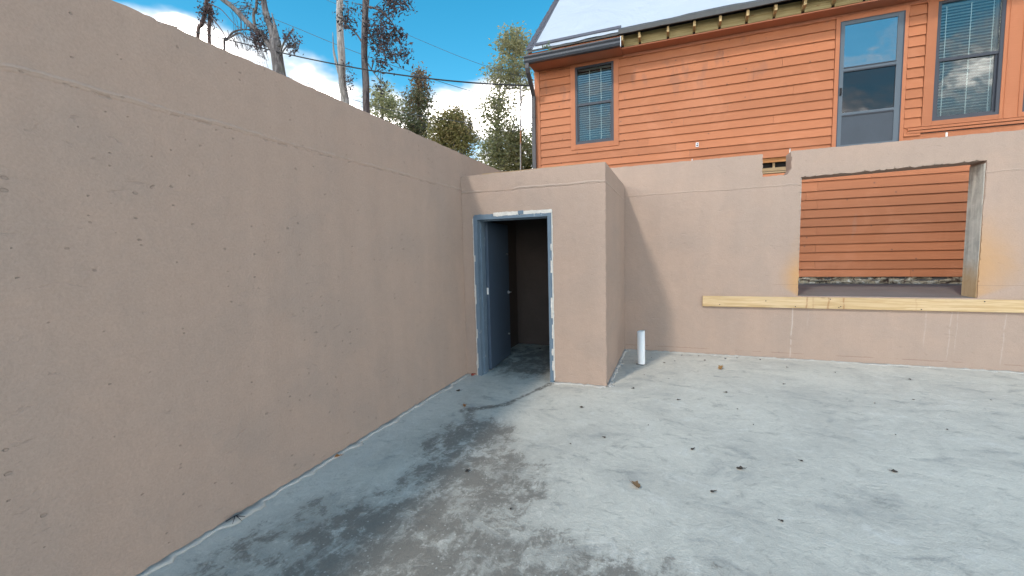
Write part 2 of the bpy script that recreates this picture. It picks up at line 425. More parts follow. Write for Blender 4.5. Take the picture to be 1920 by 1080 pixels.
def glass_mat(name, refl, tint, rough=0.0):
    """coated glazing: clear where you look through, mirror-like by angle"""
    m = bpy.data.materials.new(name); m.use_nodes = True; g = Gr(m.node_tree)
    g.n.remove(m.node_tree.nodes['Principled BSDF']); out = m.node_tree.nodes['Material Output']
    t = g.node('ShaderNodeBsdfTransparent'); t.inputs[0].default_value = (*tint, 1)
    gl = g.node('ShaderNodeBsdfGlossy'); gl.inputs['Color'].default_value = (1, 1, 1, 1); gl.inputs['Roughness'].default_value = rough
    n = g.node('ShaderNodeBump'); n.inputs['Distance'].default_value = 1; g.put(n.inputs['Height'], g.noise(g.pos(), 2.2, 2)*.004); g.l.new(n.outputs[0], gl.inputs['Normal'])
    lw = g.node('ShaderNodeFresnel'); lw.inputs[0].default_value = 1.5
    fac = g.m('ADD', S(g, lw.outputs[0])*.9, refl, clamp=True)
    mx = g.node('ShaderNodeMixShader'); g.put(mx.inputs[0], fac); g.l.new(t.outputs[0], mx.inputs[1]); g.l.new(gl.outputs[0], mx.inputs[2]); g.l.new(mx.outputs[0], out.inputs[0])
    return m
M['glass'] = glass_mat('window_glass', .03, (.82, .87, .86))
M['doorglass'] = glass_mat('storm_door_glass', .22, (.5, .55, .6))
M['screen'] = glass_mat('storm_door_lower_glass', .015, (.42, .45, .5), .06)

def bark_mat(name, a, c2, moss=None):
    m, g, b = material(name); P = g.pos()
    s = g.noise(g.scl(P, (6, 6, 1.1)), 1.8, 6, .65, .8); n = g.noise(P, 2.3, 4)
    c = g.mix(g.step(s, .36, .64), a, c2)
    if moss: c = g.mix(g.step(n, .52, .64)*.6, c, moss)
    finish(g, b, c, .9, s*.03, spec=.15); return m
M['bark_grey'] = bark_mat('bark_grey', (.085, .075, .075), (.22, .205, .20), (.15, .155, .115))
M['bark_pale'] = bark_mat('bark_pale', (.22, .195, .175), (.46, .43, .40))
M['bark_dark'] = bark_mat('bark_dark', (.05, .042, .045), (.15, .13, .125))
M['bark_red'] = bark_mat('bark_reddish', (.09, .06, .055), (.19, .14, .125))
M['bark_birch'] = bark_mat('bark_birch', (.30, .29, .26), (.55, .53, .48))
def leaf_mat(name, cols):
    m = bpy.data.materials.new(name); m.use_nodes = True; g = Gr(m.node_tree)
    b = m.node_tree.nodes['Principled BSDF']; out = m.node_tree.nodes['Material Output']
    r = g.attr('leaf'); c = g.mix(g.step(r, .0, .5), cols[0], cols[1]); c = g.mix(g.step(r, .5, 1.0), c, cols[2])
    finish(g, b, c, .6, None, spec=.25)
    tr = g.node('ShaderNodeBsdfTranslucent'); g.put(tr.inputs[0], c)
    mx = g.node('ShaderNodeMixShader'); mx.inputs[0].default_value = .5
    g.l.new(b.outputs[0], mx.inputs[1]); g.l.new(tr.outputs[0], mx.inputs[2]); g.l.new(mx.outputs[0], out.inputs[0])
    return m
M['leaf_purple'] = leaf_mat('leaf_purple_green', ((.06, .07, .06), (.085, .075, .08), (.15, .10, .10)))
M['leaf_mix'] = leaf_mat('leaf_mixed', ((.09, .11, .06), (.15, .165, .085), (.24, .16, .10)))
M['leaf_olive'] = leaf_mat('leaf_olive', ((.13, .14, .05), (.25, .235, .09), (.36, .28, .13)))
M['leaf_grey'] = leaf_mat('leaf_grey_green', ((.16, .19, .09), (.29, .30, .15), (.38, .36, .20)))
M['leaf_green'] = leaf_mat('leaf_green', ((.13, .17, .055), (.23, .27, .09), (.32, .33, .13)))
M['dry'] = simple('dry_leaf_tan', (.36, .20, .075), .7, .4, 30, .001)
M['dry_orange'] = simple('dry_leaf_orange', (.42, .16, .04), .7, .4, 30, .001)
M['dry_red'] = simple('dry_leaf_red', (.22, .045, .03), .7, .4, 30, .001)
M['dry_dark'] = simple('dry_leaf_dark', (.055, .045, .038), .8, .4, 30, .001)
M['rust_pole'] = simple('pole_metal', (.24, .22, .21), .6, .4, 3, .001, .3)
M['weed'] = simple('weed_green', (.10, .13, .07), .6, .3, 20, 0)
# ------------------------------------------------------------------ ground and courtyard
mb = MB(); B = 400
mb.add([(-B,-B,.88),(-2.72,-B,.88),(-2.72,B,.88),(-B,B,.88)], [(0,1,2,3)])
mb.add([(-2.72,7.05,.88),(B,7.05,.88),(B,B,.88),(-2.72,B,.88)], [(0,1,2,3)])
mb.add([(-2.72,-B,-.06),(B,-B,-.06),(B,7.05,-.06),(-2.72,7.05,-.06)], [(0,1,2,3)])
mb.add([(-2.72,-B,-.06),(-2.72,7.05,-.06),(-2.72,7.05,.88),(-2.72,-B,.88)], [(0,1,2,3)])
mb.add([(-2.72,7.05,-.06),(B,7.05,-.06),(B,7.05,.88),(-2.72,7.05,.88)], [(0,1,2,3)])
tag(mb.build('ground', M['earth']), kind='structure')
floor = tag(MB().box(XL-.05, 10, -9, YB+.02, -.06, 0).build('floor', M['floor']), kind='structure')
tag(MB().box(-2.4, 10, YB+.33, YH-.02, .70, .90).build('patio', M['patio']), kind='structure')

def fillet(pts_fn, n, parent, seed):
    """an uneven lump of cement smeared along the foot of a wall; pts_fn(t) -> foot point, out direction"""
    vs, fs = [], []
    for i in range(n+1):
        p_, o_ = pts_fn(i/n); k = i*.31+seed
        wd = .030 + .030*max(0, fbm(k, seed)+.35) + (.04 if fbm(k*.37, 5+seed) > .28 else 0); h = .007 + .012*max(0, fbm(k*1.7, 9)+.4)
        p_ = Vector(p_); o_ = Vector(o_)
        vs += [p_ - o_*.004 + Vector((0,0,h)), p_ + o_*wd*.45 + Vector((0,0,h*.55)), p_ + o_*wd + Vector((0,0,.001)), p_ - o_*.004 - Vector((0,0,.01))]
    for i in range(n):
        a = i*4
        for j in range(4): fs.append((a+j, a+(j+1) % 4, a+4+(j+1) % 4, a+4+j))
    return MB().add(vs, fs).build('cement_fillet', M['fillet'], parent, True)
fillet(lambda t: ((XL, -3+t*(YC+3), 0), (1,0,0)), 220, floor, 1)
fillet(lambda t: ((XCR+t*9, YB, 0), (0,-1,0)), 220, floor, 4)
fillet(lambda t: ((XCR, YC+t*(YB-YC), 0), (1,0,0)), 60, floor, 8)
fillet(lambda t: ((-1.37+t*.635, YC, 0), (0,-1,0)), 20, floor, 12)

# long wall on the left
o = rough_poly([(-7, -.05), (7.21, -.05), (7.21, ZW), (-7, ZW)], [(.03,0,0), (.03,0,0), (.025,.004,.02), (.03,0,0)], 3)
tag(slab(o, [], 'x', XL, XL-.30).build('long_wall', M['wall_left']), 'tall tan painted concrete wall with pour seam running along the left side', 'wall')
# rear wall with the big opening and the notch in its top
HX0, HX1, HZ0, HZ1 = 1.615, 3.50, .90, 2.55
o = rough_poly([(XL+.003, -.05), (9.0, -.05), (9.0, ZW), (1.485, ZW), (1.49, 2.66), (1.44, 2.575), (1.145, 2.575), (1.14, ZW-.005), (XL+.003, ZW-.005)],
               [(.03,0,0), (.03,0,0), (.03,.003,.01), (.014,.007,.18), (.02,.004,0), (.02,.004,.05), (.012,.006,.18), (.03,.0035,.02), (.03,0,0)], 21)
hole = rough_poly([(HX0, HZ0), (HX0-.005, HZ1-.02), (HX1+.003, HZ1+.02), (HX1, HZ0)], [(.016,.0045,.07), (.014,.0065,.10), (.016,.006,.10), (.03,0,0)], 40)
back = tag(slab(o, [hole], 'y', YB, YB+.31).build('rear_wall', M['wall_back']), 'tan painted concrete rear wall with large window opening and notched top', 'wall')
# raw faces of the opening
MB().box(HX1-.006, HX1+.02, YB+.022, YB+.305, HZ0+.004, HZ1-.01).build('jamb_face', M['raw'], back)
MB().box(HX0-.02, HX0+.004, YB+.022, YB+.305, HZ0+.004, HZ1-.03).build('jamb_face', M['raw'], back)
MB().box(HX0-.01, HX1+.01, YB+.012, YB+.325, HZ0-.03, HZ0+.003).build('sill', M['patio'], back)
MB().tube([(3.13-.02, YB-.004, ZW), (3.13-.02, YB+.0, ZW+.05)], .010, 8).build('bolt', M['white'], back)
MB().tube([(1.475, YB+.05, ZW-.01), (1.478, YB+.05, ZW+.045)], .007, 6).build('bolt', M['plaster'], back)
MB().tube([(.235, YB+.05, ZW-.01), (.237, YB+.05, ZW+.03)], .005, 6).build('bolt', M['steel'], back)

# ------------------------------------------------------------------ block-like shelter room in the corner
sh = empty('shelter_room', ((XL+XCR)/2, (YC+YB)/2, 0), 'small tan concrete room with open steel door in the corner between walls', 'room')
sh_inv = Matrix.Translation(-sh.location)
def kid(o, par, name=None):
    o.parent = par; o.matrix_parent_inverse = par.matrix_world.inverted() if par.parent else Matrix.Translation(-par.location); return o
DX0, DX1, DZ = -2.405, -1.372, 2.085
o = rough_poly([(XL+.002, -.05), (DX0, -.05), (DX0, DZ), (DX1, DZ), (DX1, -.05), (XCR, -.05), (XCR, ZC), (XL+.002, ZC-.01)],
               [(.03,0,0), (.014,.003,.1), (.014,.004,.1), (.012,.005,.2), (.03,0,0), (.016,.0028,.16), (.02,.003,.08), (.02,.003,.05)], 60)
kid(slab(o, [], 'y', YC, YC+.20, .012).build('front_wall', M['wall_closet']), sh)
kid(slab([(YC+.2, -.05), (YB-.003, -.05), (YB-.003, ZC), (YC+.2, ZC)], [], 'x', XCR, XCR-.2).build('side_wall', M['wall_closet']), sh)
kid(MB().box(XL+.003, XCR-.203, YC+.203, YB-.003, 2.33, ZC-.004).build('roof_slab', M['wall_closet']), sh)
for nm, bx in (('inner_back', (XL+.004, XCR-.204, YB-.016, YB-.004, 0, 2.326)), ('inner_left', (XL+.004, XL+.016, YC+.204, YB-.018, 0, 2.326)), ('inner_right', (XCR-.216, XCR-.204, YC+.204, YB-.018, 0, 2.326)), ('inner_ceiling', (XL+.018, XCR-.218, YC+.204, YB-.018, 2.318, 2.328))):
    kid(MB().box(*bx).build(nm, M['darkened']), sh)  # added thin panels, coloured dark to stand in for the room's shade
kid(MB().box(-2.28, XCR-.02, YC+.03, YC+.9, ZC-.002, ZC+.008).build('roof_sheet', M['oldwood']), sh)
fr = kid(MB().box(DX0+.003, -2.352, YC-.014, YC+.215, 0, 2.03).box(-2.352, -2.336, YC+.07, YC+.12, 0, 2.03)
         .box(-1.420, DX1-.003, YC-.014, YC+.215, 0, 2.03).box(-1.436, -1.420, YC+.07, YC+.12, 0, 2.03)
         .box(DX0+.003, DX1-.003, YC-.014, YC+.215, 2.03, 2.078).box(-2.336, -1.436, YC+.07, YC+.12, 2.014, 2.03).build('door_frame', M['frame_blue']), sh)
def ragged(x0, x1, z0, z1, seed, y=YC-.006, amp=.006):
    vert = (z1-z0) > (x1-x0)
    a_ = (.014, amp, .08); n_ = (.03, .001, 0)
    pl = rough_poly([(x0,z0),(x1,z0),(x1,z1),(x0,z1)], [n_, a_, n_, a_] if vert else [a_, n_, a_, n_], seed)
    return slab(pl, [], 'y', y, YC+.01, .003)
kid(ragged(DX0-.012, DX0+.012, .0, 2.05, 71).build('broken_plaster', M['plaster']), fr)
kid(ragged(DX1-.012, DX1+.010, .02, 2.10, 72).build('broken_plaster', M['plaster']), fr)
kid(ragged(-2.12, DX1+.006, 2.066, 2.108, 73, YC-.016).build('broken_plaster', M['plaster']), fr)
kid(ragged(-2.385, -2.13, 2.066, 2.092, 74, YC-.016).build('broken_plaster', M['frame_blue']), fr)
kid(MB().box(-1.79, -1.72, YC-.020, YC-.015, 2.07, 2.115).build('anchor_plate', M['frame_blue']), fr)
for z0, z1, k in ((.15,.27,1),(.55,.72,2),(.80,1.05,3),(1.35,1.5,4),(1.62,1.7,5),(.34,.42,6)):
    kid(ragged(-1.392+.004*(k % 3), -1.372, z0, z1, 80+k, YC-.017, .005).build('paint_chip', M['plaster']), fr)
for z0, z1, k in ((.1,.3,1),(.5,.62,2),(.95,1.2,3),(1.5,1.58,4)):
    kid(ragged(DX0+.004, DX0+.016-.003*(k % 2), z0, z1, 90+k, YC-.017, .004).build('paint_chip', M['plaster']), fr)
door = MB().box(-.045, 0, 0, .90, .015, 2.02, .002).build('door', M['door_blue'])
door.location = (-2.322, YC+.245, 0); door.rotation_euler = (0, 0, R(4)); bpy.context.view_layer.update()
kid(door, sh)
def dk(mb_, nm, mat):
    o_ = mb_.build(nm, mat); o_.parent = door; return o_
for z in (.22, 1.02, 1.80):
    dk(MB().box(-.052, -.045, -.004, .035, z-.06, z+.06).tube([(-.048,-.012,z-.062),(-.048,-.012,z+.062)], .009, 8).box(-.075, -.045, -.020, -.010, z-.055, z+.055), 'hinge', M['steel'])
dk(MB().tube([(0,.84,1.0),(.05,.84,1.0)], .011, 8).tube([(.045,.845,1.0),(.05,.74,1.0)], .010, 8).tube([(0,.84,1.0),(.008,.84,1.0)], .03, 12), 'lever_handle', M['steel'])
for z in (1.58, .36): dk(MB().tube([(0,.80,z),(.022,.80,z)], .014, 10), 'bolt_knob', M['steel'])
dk(MB().box(-.034, -.010, -.002, 0, 1.05, 1.14), 'edge_label', M['white'])
dk(MB().box(-.036, -.008, .9, .902, .93, 1.06), 'latch_plate', M['steel'])

# ------------------------------------------------------------------ board and pipe on the rear wall
bd = MB()
bd.box(.40, 5.6, YB-.040, YB-.002, .735, .888, .003)
board = tag(bd.build('timber_board', M['pine']), 'long pale pine board fixed to the rear wall under the opening', 'board')
for x, z in ((.63,.765),(1.22,.83),(1.58,.757),(2.08,.755),(2.1,.77),(2.95,.752),(4.05,.775),(4.14,.775),(1.98,.868),(3.55,.865)):
    kid(MB().tube([(x, YB-.0445, z), (x, YB-.039, z)], .007, 8).build('screw', M['cable']), board)
px, py = -.42, 6.07; n = 24; vs = []; fs = []
for k in range(n):
    c_, s_ = math.cos(2*math.pi*k/n), math.sin(2*math.pi*k/n)
    for r_, z_ in ((.052, -.02), (.052, .47), (.045, .47), (.045, .1)): vs.append((px+r_*c_-.012*z_, py+r_*s_, z_+.008*c_*(z_ > .4)))
for k in range(n):
    a, b_ = k*4, ((k+1) % n)*4
    for j in range(3): fs.append((a+j, b_+j, b_+j+1, a+j+1))
pipe = MB().add(vs, fs).build('white_pipe', M['pvc'], None, True)
vs = []; n = 20
for k in range(n):
    a_ = 2*math.pi*k/n; w_ = .075 + .022*fbm(math.cos(a_)*2, math.sin(a_)*2, 3)
    vs += [(px+.050*math.cos(a_), py+.050*math.sin(a_), .012), (px+w_*math.cos(a_), py+w_*math.sin(a_), .001)]
kid(MB().add(vs, [(2*k, 2*k+1, (2*k+3) % (2*n), (2*k+2) % (2*n)) for k in range(n)]).build('cement_collar', simple('dirty_collar', (.24,.225,.20), .9, .3, 20, .004)), pipe)
tag(pipe, 'short upright white plastic pipe stub standing on the floor', 'pipe')
# ------------------------------------------------------------------ house
HX, HXR = -2.88, 8.0
house = empty('house', (2.5, 13.2, .88), 'orange lap-sided house with white tarp on its roof behind the rear wall', 'house')
def hk(mb_, nm, mat, par=house, smooth=False): return kid(mb_.build(nm, mat, None, smooth), par)
W1 = (-1.985, -1.185, 3.855, 5.44); W2 = (3.935, 4.755, 3.58, 5.445); W3 = (5.02, 5.84, 3.58, 5.445)
DR = (2.65, 3.505, 3.27, 5.39); VOID = (.62, 3.55, 2.905, 3.235)
rect = lambda r: [(r[0],r[2]),(r[0],r[3]),(r[1],r[3]),(r[1],r[2])]
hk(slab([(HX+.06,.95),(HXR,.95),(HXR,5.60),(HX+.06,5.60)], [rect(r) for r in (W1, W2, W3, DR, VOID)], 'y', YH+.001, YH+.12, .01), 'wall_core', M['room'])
gable = [(YH+.12,.95),(17.2,.95),(17.2,5.60),(13.2,9.3),(YH+.12,5.60)]
hk(slab(gable, [], 'x', HX+.06, HX+.16), 'gable_wall', M['siding'])
hk(slab(gable, [], 'x', HXR-.1, HXR), 'gable_wall', M['siding'])
hk(MB().box(HX+.06, HXR, 17.2, 17.3, .95, 5.6), 'rear_house_wall', M['siding'])
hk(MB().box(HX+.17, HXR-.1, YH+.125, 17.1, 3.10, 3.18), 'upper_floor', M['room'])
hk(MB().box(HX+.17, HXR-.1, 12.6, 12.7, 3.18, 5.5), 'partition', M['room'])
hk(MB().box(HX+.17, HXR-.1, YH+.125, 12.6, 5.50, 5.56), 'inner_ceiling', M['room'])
# the open strip where a ledger was torn off
hk(MB().box(VOID[0], VOID[1], YH+.10, YH+.118, VOID[2], VOID[3]), 'void_back', M['black'])
hk(MB().box(VOID[0]+.02, VOID[1]-.02, YH+.012, YH+.05, 3.145, 3.226), 'bare_plank', M['redwood'])
hk(MB().box(VOID[0]+.02, VOID[1]-.02, YH+.005, YH+.06, 2.985, 3.045), 'bare_plank', M['oldwood'])
hk(MB().box(VOID[0]+.02, VOID[1]-.02, YH-.012, YH+.03, 2.945, 2.972), 'bare_plank', M['oldwood'])
for x in (1.70, 2.4): hk(MB().box(x, x+.035, YH+.06, YH+.1, 3.04, 3.15), 'stud_end', M['oldwood'])

# lap siding, one board after the other
rows = [5.46, 5.30, 5.14, 4.975, 4.81, 4.643, 4.473, 4.31, 4.145, 3.985, 3.832, 3.67, 3.515, 3.37, 3.225, 3.07, 2.905, 2.735, 2.567, 2.41, 2.245, 2.088, 1.934, 1.778, 1.614, 1.467, 1.312, 1.162, 1.022]
BLK = [(-2.03, -1.14, 3.855, 5.6), (2.57, 3.575, 3.2, 5.50), (3.80, 5.98, 3.50, 5.6), (VOID[0], VOID[1], VOID[2], VOID[3]-.03)]
for i, zb in enumerate(rows):
    zt = (rows[i-1] if i else 5.56) + .028
    if i == 0: zt = 5.53
    iv = [(HX+.115, HXR)]
    for a, b_, z0, z1 in BLK:
        if zb < z1-.04 and zt-.03 > z0+.01:
            iv = [q for (s_, e_) in iv for q in ((s_, min(e_, a)), (max(s_, b_), e_)) if q[1]-q[0] > .02]
    for s_, e_ in iv:
        cuts = [s_]
        j = s_ + (rnd.uniform(1.2, 3.4))
        if 18 <= i <= 27: j = {19: 2.225, 21: 2.20}.get(i, s_ + rnd.choice((7.5, 1.5, 8.4)))
        while j < e_-.3 and e_-s_ > 2.6: cuts.append(j); j += 3.66
        cuts.append(e_)
        for a, b_ in zip(cuts, cuts[1:]):
            a += .0015; b_ -= .0015; n = max(1, int((b_-a)/.35)); vs = []
            off = rnd.uniform(-.0025, .0025); tip = rnd.uniform(-.002, .003)
            for k in range(n+1):
                x = a + (b_-a)*k/n; wv = .0022*fbm(x*1.3, zb*5) + off + tip*(k/n-.5); pr = .034 + .004*fbm(x*.9, zb*3.1, 4)
                vs += [(x, YH-pr, zb+wv), (x, YH-.005, zt), (x, YH, zt), (x, YH-.007, zb+wv)]
            fs = [(k*4+m_, k*4+(m_+1) % 4, k*4+4+(m_+1) % 4, k*4+4+m_) for k in range(n) for m_ in range(4)] + [(0,1,2,3), (n*4+3, n*4+2, n*4+1, n*4)]
            hk(MB().add(vs, fs), 'siding_board', M['siding'])
hk(MB().box(HX, HX+.112, YH-.034, YH+.06, .96, 5.52, .003), 'corner_board', M['trim'])
# rubble footing
vs = []; nx, nz = 420, 5
for i in range(nx+1):
    for k in range(nz+1):
        x = HX + (HXR-HX)*i/nx; z = .86 + .155*k/nz
        q = mnoise.fractal(Vector((x*3.2, z*16, 2)), .6, 2, 4)
        vs.append((x, YH+.01-.05*q-.02, z))
fs = [(i*(nz+1)+k, (i+1)*(nz+1)+k, (i+1)*(nz+1)+k+1, i*(nz+1)+k+1) for i in range(nx) for k in range(nz)]
m, g, b = material('rubble'); P = g.pos(); nn = g.noise(P, 6, 6, .7, 1.5)
c = g.mix(g.step(nn, .40, .48), (.07, .04, .03), (.34, .29, .21)); c = g.mix(g.step(nn, .52, .62), c, (.55, .53, .47))
finish(g, b, c, .9, nn*.05); M['rubble'] = m
hk(MB().add(vs, fs), 'footing', M['rubble'], house)
hk(MB().box(HX+.07, HXR, YH+.03, YH+.1, .86, 1.02), 'sill_plate', M['black'])

# windows
slat_me = {}
def window(r, trims, cords, tilt, recess=.02):
    x0, x1, z0, z1 = r; zm = z0 + (z1-z0)*.512; f = .045
    fy0, fy1 = YH-.028, YH+.06
    wnd = hk(MB().box(x0, x0+f, fy0, fy1, z0, z1).box(x1-f, x1, fy0, fy1, z0, z1).box(x0+f, x1-f, fy0, fy1, z0, z0+f).box(x0+f, x1-f, fy0, fy1, z1-f*.8, z1), 'window', M['winframe'])
    def sub(mb_, nm, mat): return kid(mb_.build(nm, mat), wnd)
    s0 = x0+f+.002; s1 = x1-f-.002; t = .028
    sub(MB().box(s0, s1, fy0+.012, fy0+.04, zm-.022, zm+.024), 'meeting_rail', M['winframe'])
    # lower sash sits deeper
    ly = fy0+.030
    sub(MB().box(s0, s0+t, ly, ly+.03, z0+f, zm-.022).box(s1-t, s1, ly, ly+.03, z0+f, zm-.022).box(s0+t, s1-t, ly, ly+.03, z0+f, z0+f+t), 'lower_sash', M['winframe'])
    sub(MB().box(s0, s1, fy0+.024, fy0+.028, zm+.024, z1-f*.8), 'pane', M['glass'])
    sub(MB().box(s0+t, s1-t, ly+.012, ly+.016, z0+f+t, zm-.022), 'pane', M['glass'])
    n = int((z1-z0-.12)/.046); key = round(x1-x0, 2)
    if key not in slat_me:
        L = x1-x0-2*f-.02
        prof = [(-.022,-.003),(-.011,.001),(0,.003),(.011,.001),(.022,-.003),(.022,-.0048),(0,.0012),(-.022,-.0048)]
        slat_me[key] = MB().prism(prof, -L/2, L/2).mesh('blind_slat', M['slat'])
    for i in range(n):
        s_ = place('blind_slat', slat_me[key], wnd, ((x0+x1)/2, YH+.085, z1-.052-i*.046), (R(tilt + rnd.uniform(-3, 3)), rnd.uniform(-.003, .003), 0))
    sub(MB().box(x0+f+.008, x1-f-.008, YH+.062, YH+.105, z1-.040, z1-.002), 'blind_rail', M['slat'])
    for c_ in cords:
        xx = x0 + (x1-x0)*c_; sub(MB().box(xx-.006, xx+.006, YH+.0605, YH+.0625, z0+.07, z1-.06), 'ladder_tape', M['slat'])
    for (a, b_, c0, c1, yy) in trims: sub(MB().box(a, b_, YH-.036-yy, YH+.02, c0, c1, .002), 'casing_board', M['trim'])
    # plaster reveal inside
    sub(MB().box(x0-.01, x0+.012, YH+.121, YH+.2, z0, z1).box(x1-.012, x1+.01, YH+.121, YH+.2, z0, z1).box(x0, x1, YH+.121, YH+.2, z0-.03, z0), 'inner_reveal', M['white'])
    return wnd
x0, x1, z0, z1 = W1
window(W1, [(x0-.10, x0, z0-.105, 5.525, 0), (x1, x1+.10, z0-.105, 5.525, 0), (x0, x1, z0-.105, z0, .002), (x0, x1, z1, 5.525, .002)], (.36, .66), 7)
x0, x1, z0, z1 = W2
window(W2, [(3.805, x0, 3.505, 5.525, 0), (x1, W3[0], 3.505, 5.525, 0), (x0, x1, z1, 5.525, .002), (x0, x1, 3.505, z0, .002)], (.18, .55, .88), -2)
x0, x1, z0, z1 = W3
window(W3, [(x1, x1+.13, 3.505, 5.525, 0), (x0, x1, z1, 5.525, .002), (x0, x1, 3.505, z0, .002)], (.2, .5, .8), 0)
for zz, t in ((3.478, .05), (3.43, .04)):
    hk(MB().box(3.62, 6.0, YH-t, YH-.008, zz-.02, zz+.018, .002), 'sill_board', M['trim'])
for x in (4.80, 4.965): hk(MB().box(x, x+.012, YH-.045, YH-.037, 3.52, 5.52), 'trim_bead', M['trim'])

# storm door
x0, x1, z0, z1 = DR; f = .055; ya, yb = YH-.030, YH+.008
dr = hk(MB().box(x0, x0+f, ya, yb, z0, z1).box(x1-f*1.35, x1, ya, yb, z0, z1).box(x0+f, x1-f*1.35, ya, yb, z1-f, z1)
        .box(x0+f, x1-f*1.35, ya, yb, 4.575, 4.615).box(x0+f, x1-f*1.35, ya, yb, 3.835, 3.875).box(x0+f, x1-f*1.35, ya, yb, z0, z0+.06), 'storm_door', M['doorgrey'])
def ds(mb_, nm, mat): return kid(mb_.build(nm, mat), dr)
ga, gb = x0+f, x1-f*1.35
ds(MB().box(ga, gb, ya+.014, ya+.018, 4.615, z1-f), 'pane', M['doorglass'])
ds(MB().box(ga, gb, ya+.018, ya+.022, 3.875, 4.575), 'pane', M['screen'])
ds(MB().box(ga, gb, ya+.010, ya+.024, z0+.06, 3.835), 'kick_panel', M['panelgrey'])
for za in (4.555, 3.815, 4.622): ds(MB().box(ga, gb, ya-.004, ya+.012, za, za+.014), 'glazing_bead', M['winframe'])
ds(MB().box(x0-.014, x0, ya-.006, YH+.01, z0, z1+.012).box(x1, x1+.014, ya-.006, YH+.01, z0, z1+.012).box(x0, x1, ya-.006, YH+.01, z1, z1+.012), 'outer_frame', M['winframe'])
ds(MB().box(x0+.012, x0+.034, ya-.012, ya, 4.17, 4.30).tube([(x0+.023,ya-.01,4.19),(x0+.023,ya-.05,4.20),(x0+.023,ya-.05,4.28),(x0+.023,ya-.01,4.29)], .008, 6), 'handle', M['cable'])
ds(MB().box(x0+.03, x1-.03, YH+.10, YH+.118, z0, z1), 'inner_door', M['black'])
for a, b_, c0, c1 in ((x0-.075, x0-.014, 3.25, 5.49), (x1+.014, x1+.065, 3.25, 5.49), (x0-.014, x1+.014, z1+.012, 5.49)):
    ds(MB().box(a, b_, YH-.038, YH+.02, c0, c1, .002), 'casing_board', M['trim'])
# small fitting on the siding
ob = hk(MB().box(.375, .425, YH-.045, YH-.012, 3.55, 3.635, .003), 'outlet_box', M['steel'])
kid(MB().box(.385, .415, YH-.0475, YH-.046, 3.565, 3.59).box(.387, .413, YH-.0475, YH-.046, 3.60, 3.62).build('outlet_slot', M['cable']), ob)

# roof
SL = .92; ND = Vector((0, -SL, 1)).normalized()
def rz(y, off=0): return 5.735 + SL*(y-8.70) + off*math.sqrt(1+SL*SL)
roof = hk(MB().prism([(8.70, rz(8.70)), (13.2, rz(13.2)), (17.7, rz(8.70)), (17.7, rz(8.70)-.045), (13.2, rz(13.2)-.06), (8.70, rz(8.70)-.03)], HX+.02, HXR+.2), 'roof', M['deck_edge'])
def rk(mb_, nm, mat, smooth=False): return kid(mb_.build(nm, mat, None, smooth), roof)
# tarp
nx, ny = 150, 60; vs = []
for i in range(nx+1):
    for k in range(ny+1):
        x = -2.765 + (HXR+.1+2.765)*i/nx; s_ = k/ny
        y = 8.70 + (4.4)*s_
        if k == 0:
            y = 8.70 + .04*fbm(x*1.4, 2) + (0 if x < -1.0 else .035)
        h = .014 + .010*max(-.8, fbm(x*.7, y*.8, 1)) + (.010*max(0, fbm(x*2.2, 7)) if k < 2 else 0)
        vs.append((x, y - h*SL/1.36, rz(y) + h/1.36*1.3))
fs = [(i*(ny+1)+k, (i+1)*(ny+1)+k, (i+1)*(ny+1)+k+1, i*(ny+1)+k+1) for i in range(nx) for k in range(ny)]
rk(MB().add(vs, fs), 'tarp', M['tarp'], True)
def on_roof(x0, x1, ya_, yb_, lo, hi):
    n_ = Vector((0, -SL, 1)).normalized()
    vs_ = []
    for h_ in (lo, hi):
        for x_, y_ in ((x0, ya_), (x1, ya_), (x1, yb_), (x0, yb_)):
            p_ = Vector((x_, y_, rz(y_))) + n_*h_; vs_.append(p_)
    return MB().add(vs_, [(0,3,2,1),(4,5,6,7),(0,1,5,4),(1,2,6,5),(2,3,7,6),(3,0,4,7)])
rk(on_roof(-2.74, -1.0, 8.815, 8.915, .022, .040), 'batten', M['shingle'])
rk(on_roof(HX-.005, HX+.115, 8.72, 13.15, .004, .020), 'rake_board', M['shingle'])
sh_me = MB().box(-.035, .075, 0, .125, 0, .012).mesh('shingle', M['shingle'])
ang = math.atan(SL)
for i in range(56):
    y = 8.72 + i*.078
    p_ = Vector((HX-.008+rnd.uniform(-.008,.008), y, rz(y))) + ND*.022
    o = place('shingle', sh_me, None, p_, (ang-.06, rnd.uniform(-.05,.05), rnd.uniform(-.06,.06))); kid(o, roof)
rk(MB().prism([(8.73, rz(8.73)-.05), (13.2, rz(13.2)-.07), (13.2, rz(13.2)-.22), (8.73, rz(8.73)-.16)], HX-.015, HX+.018), 'rake_fascia', M['dark_metal'])
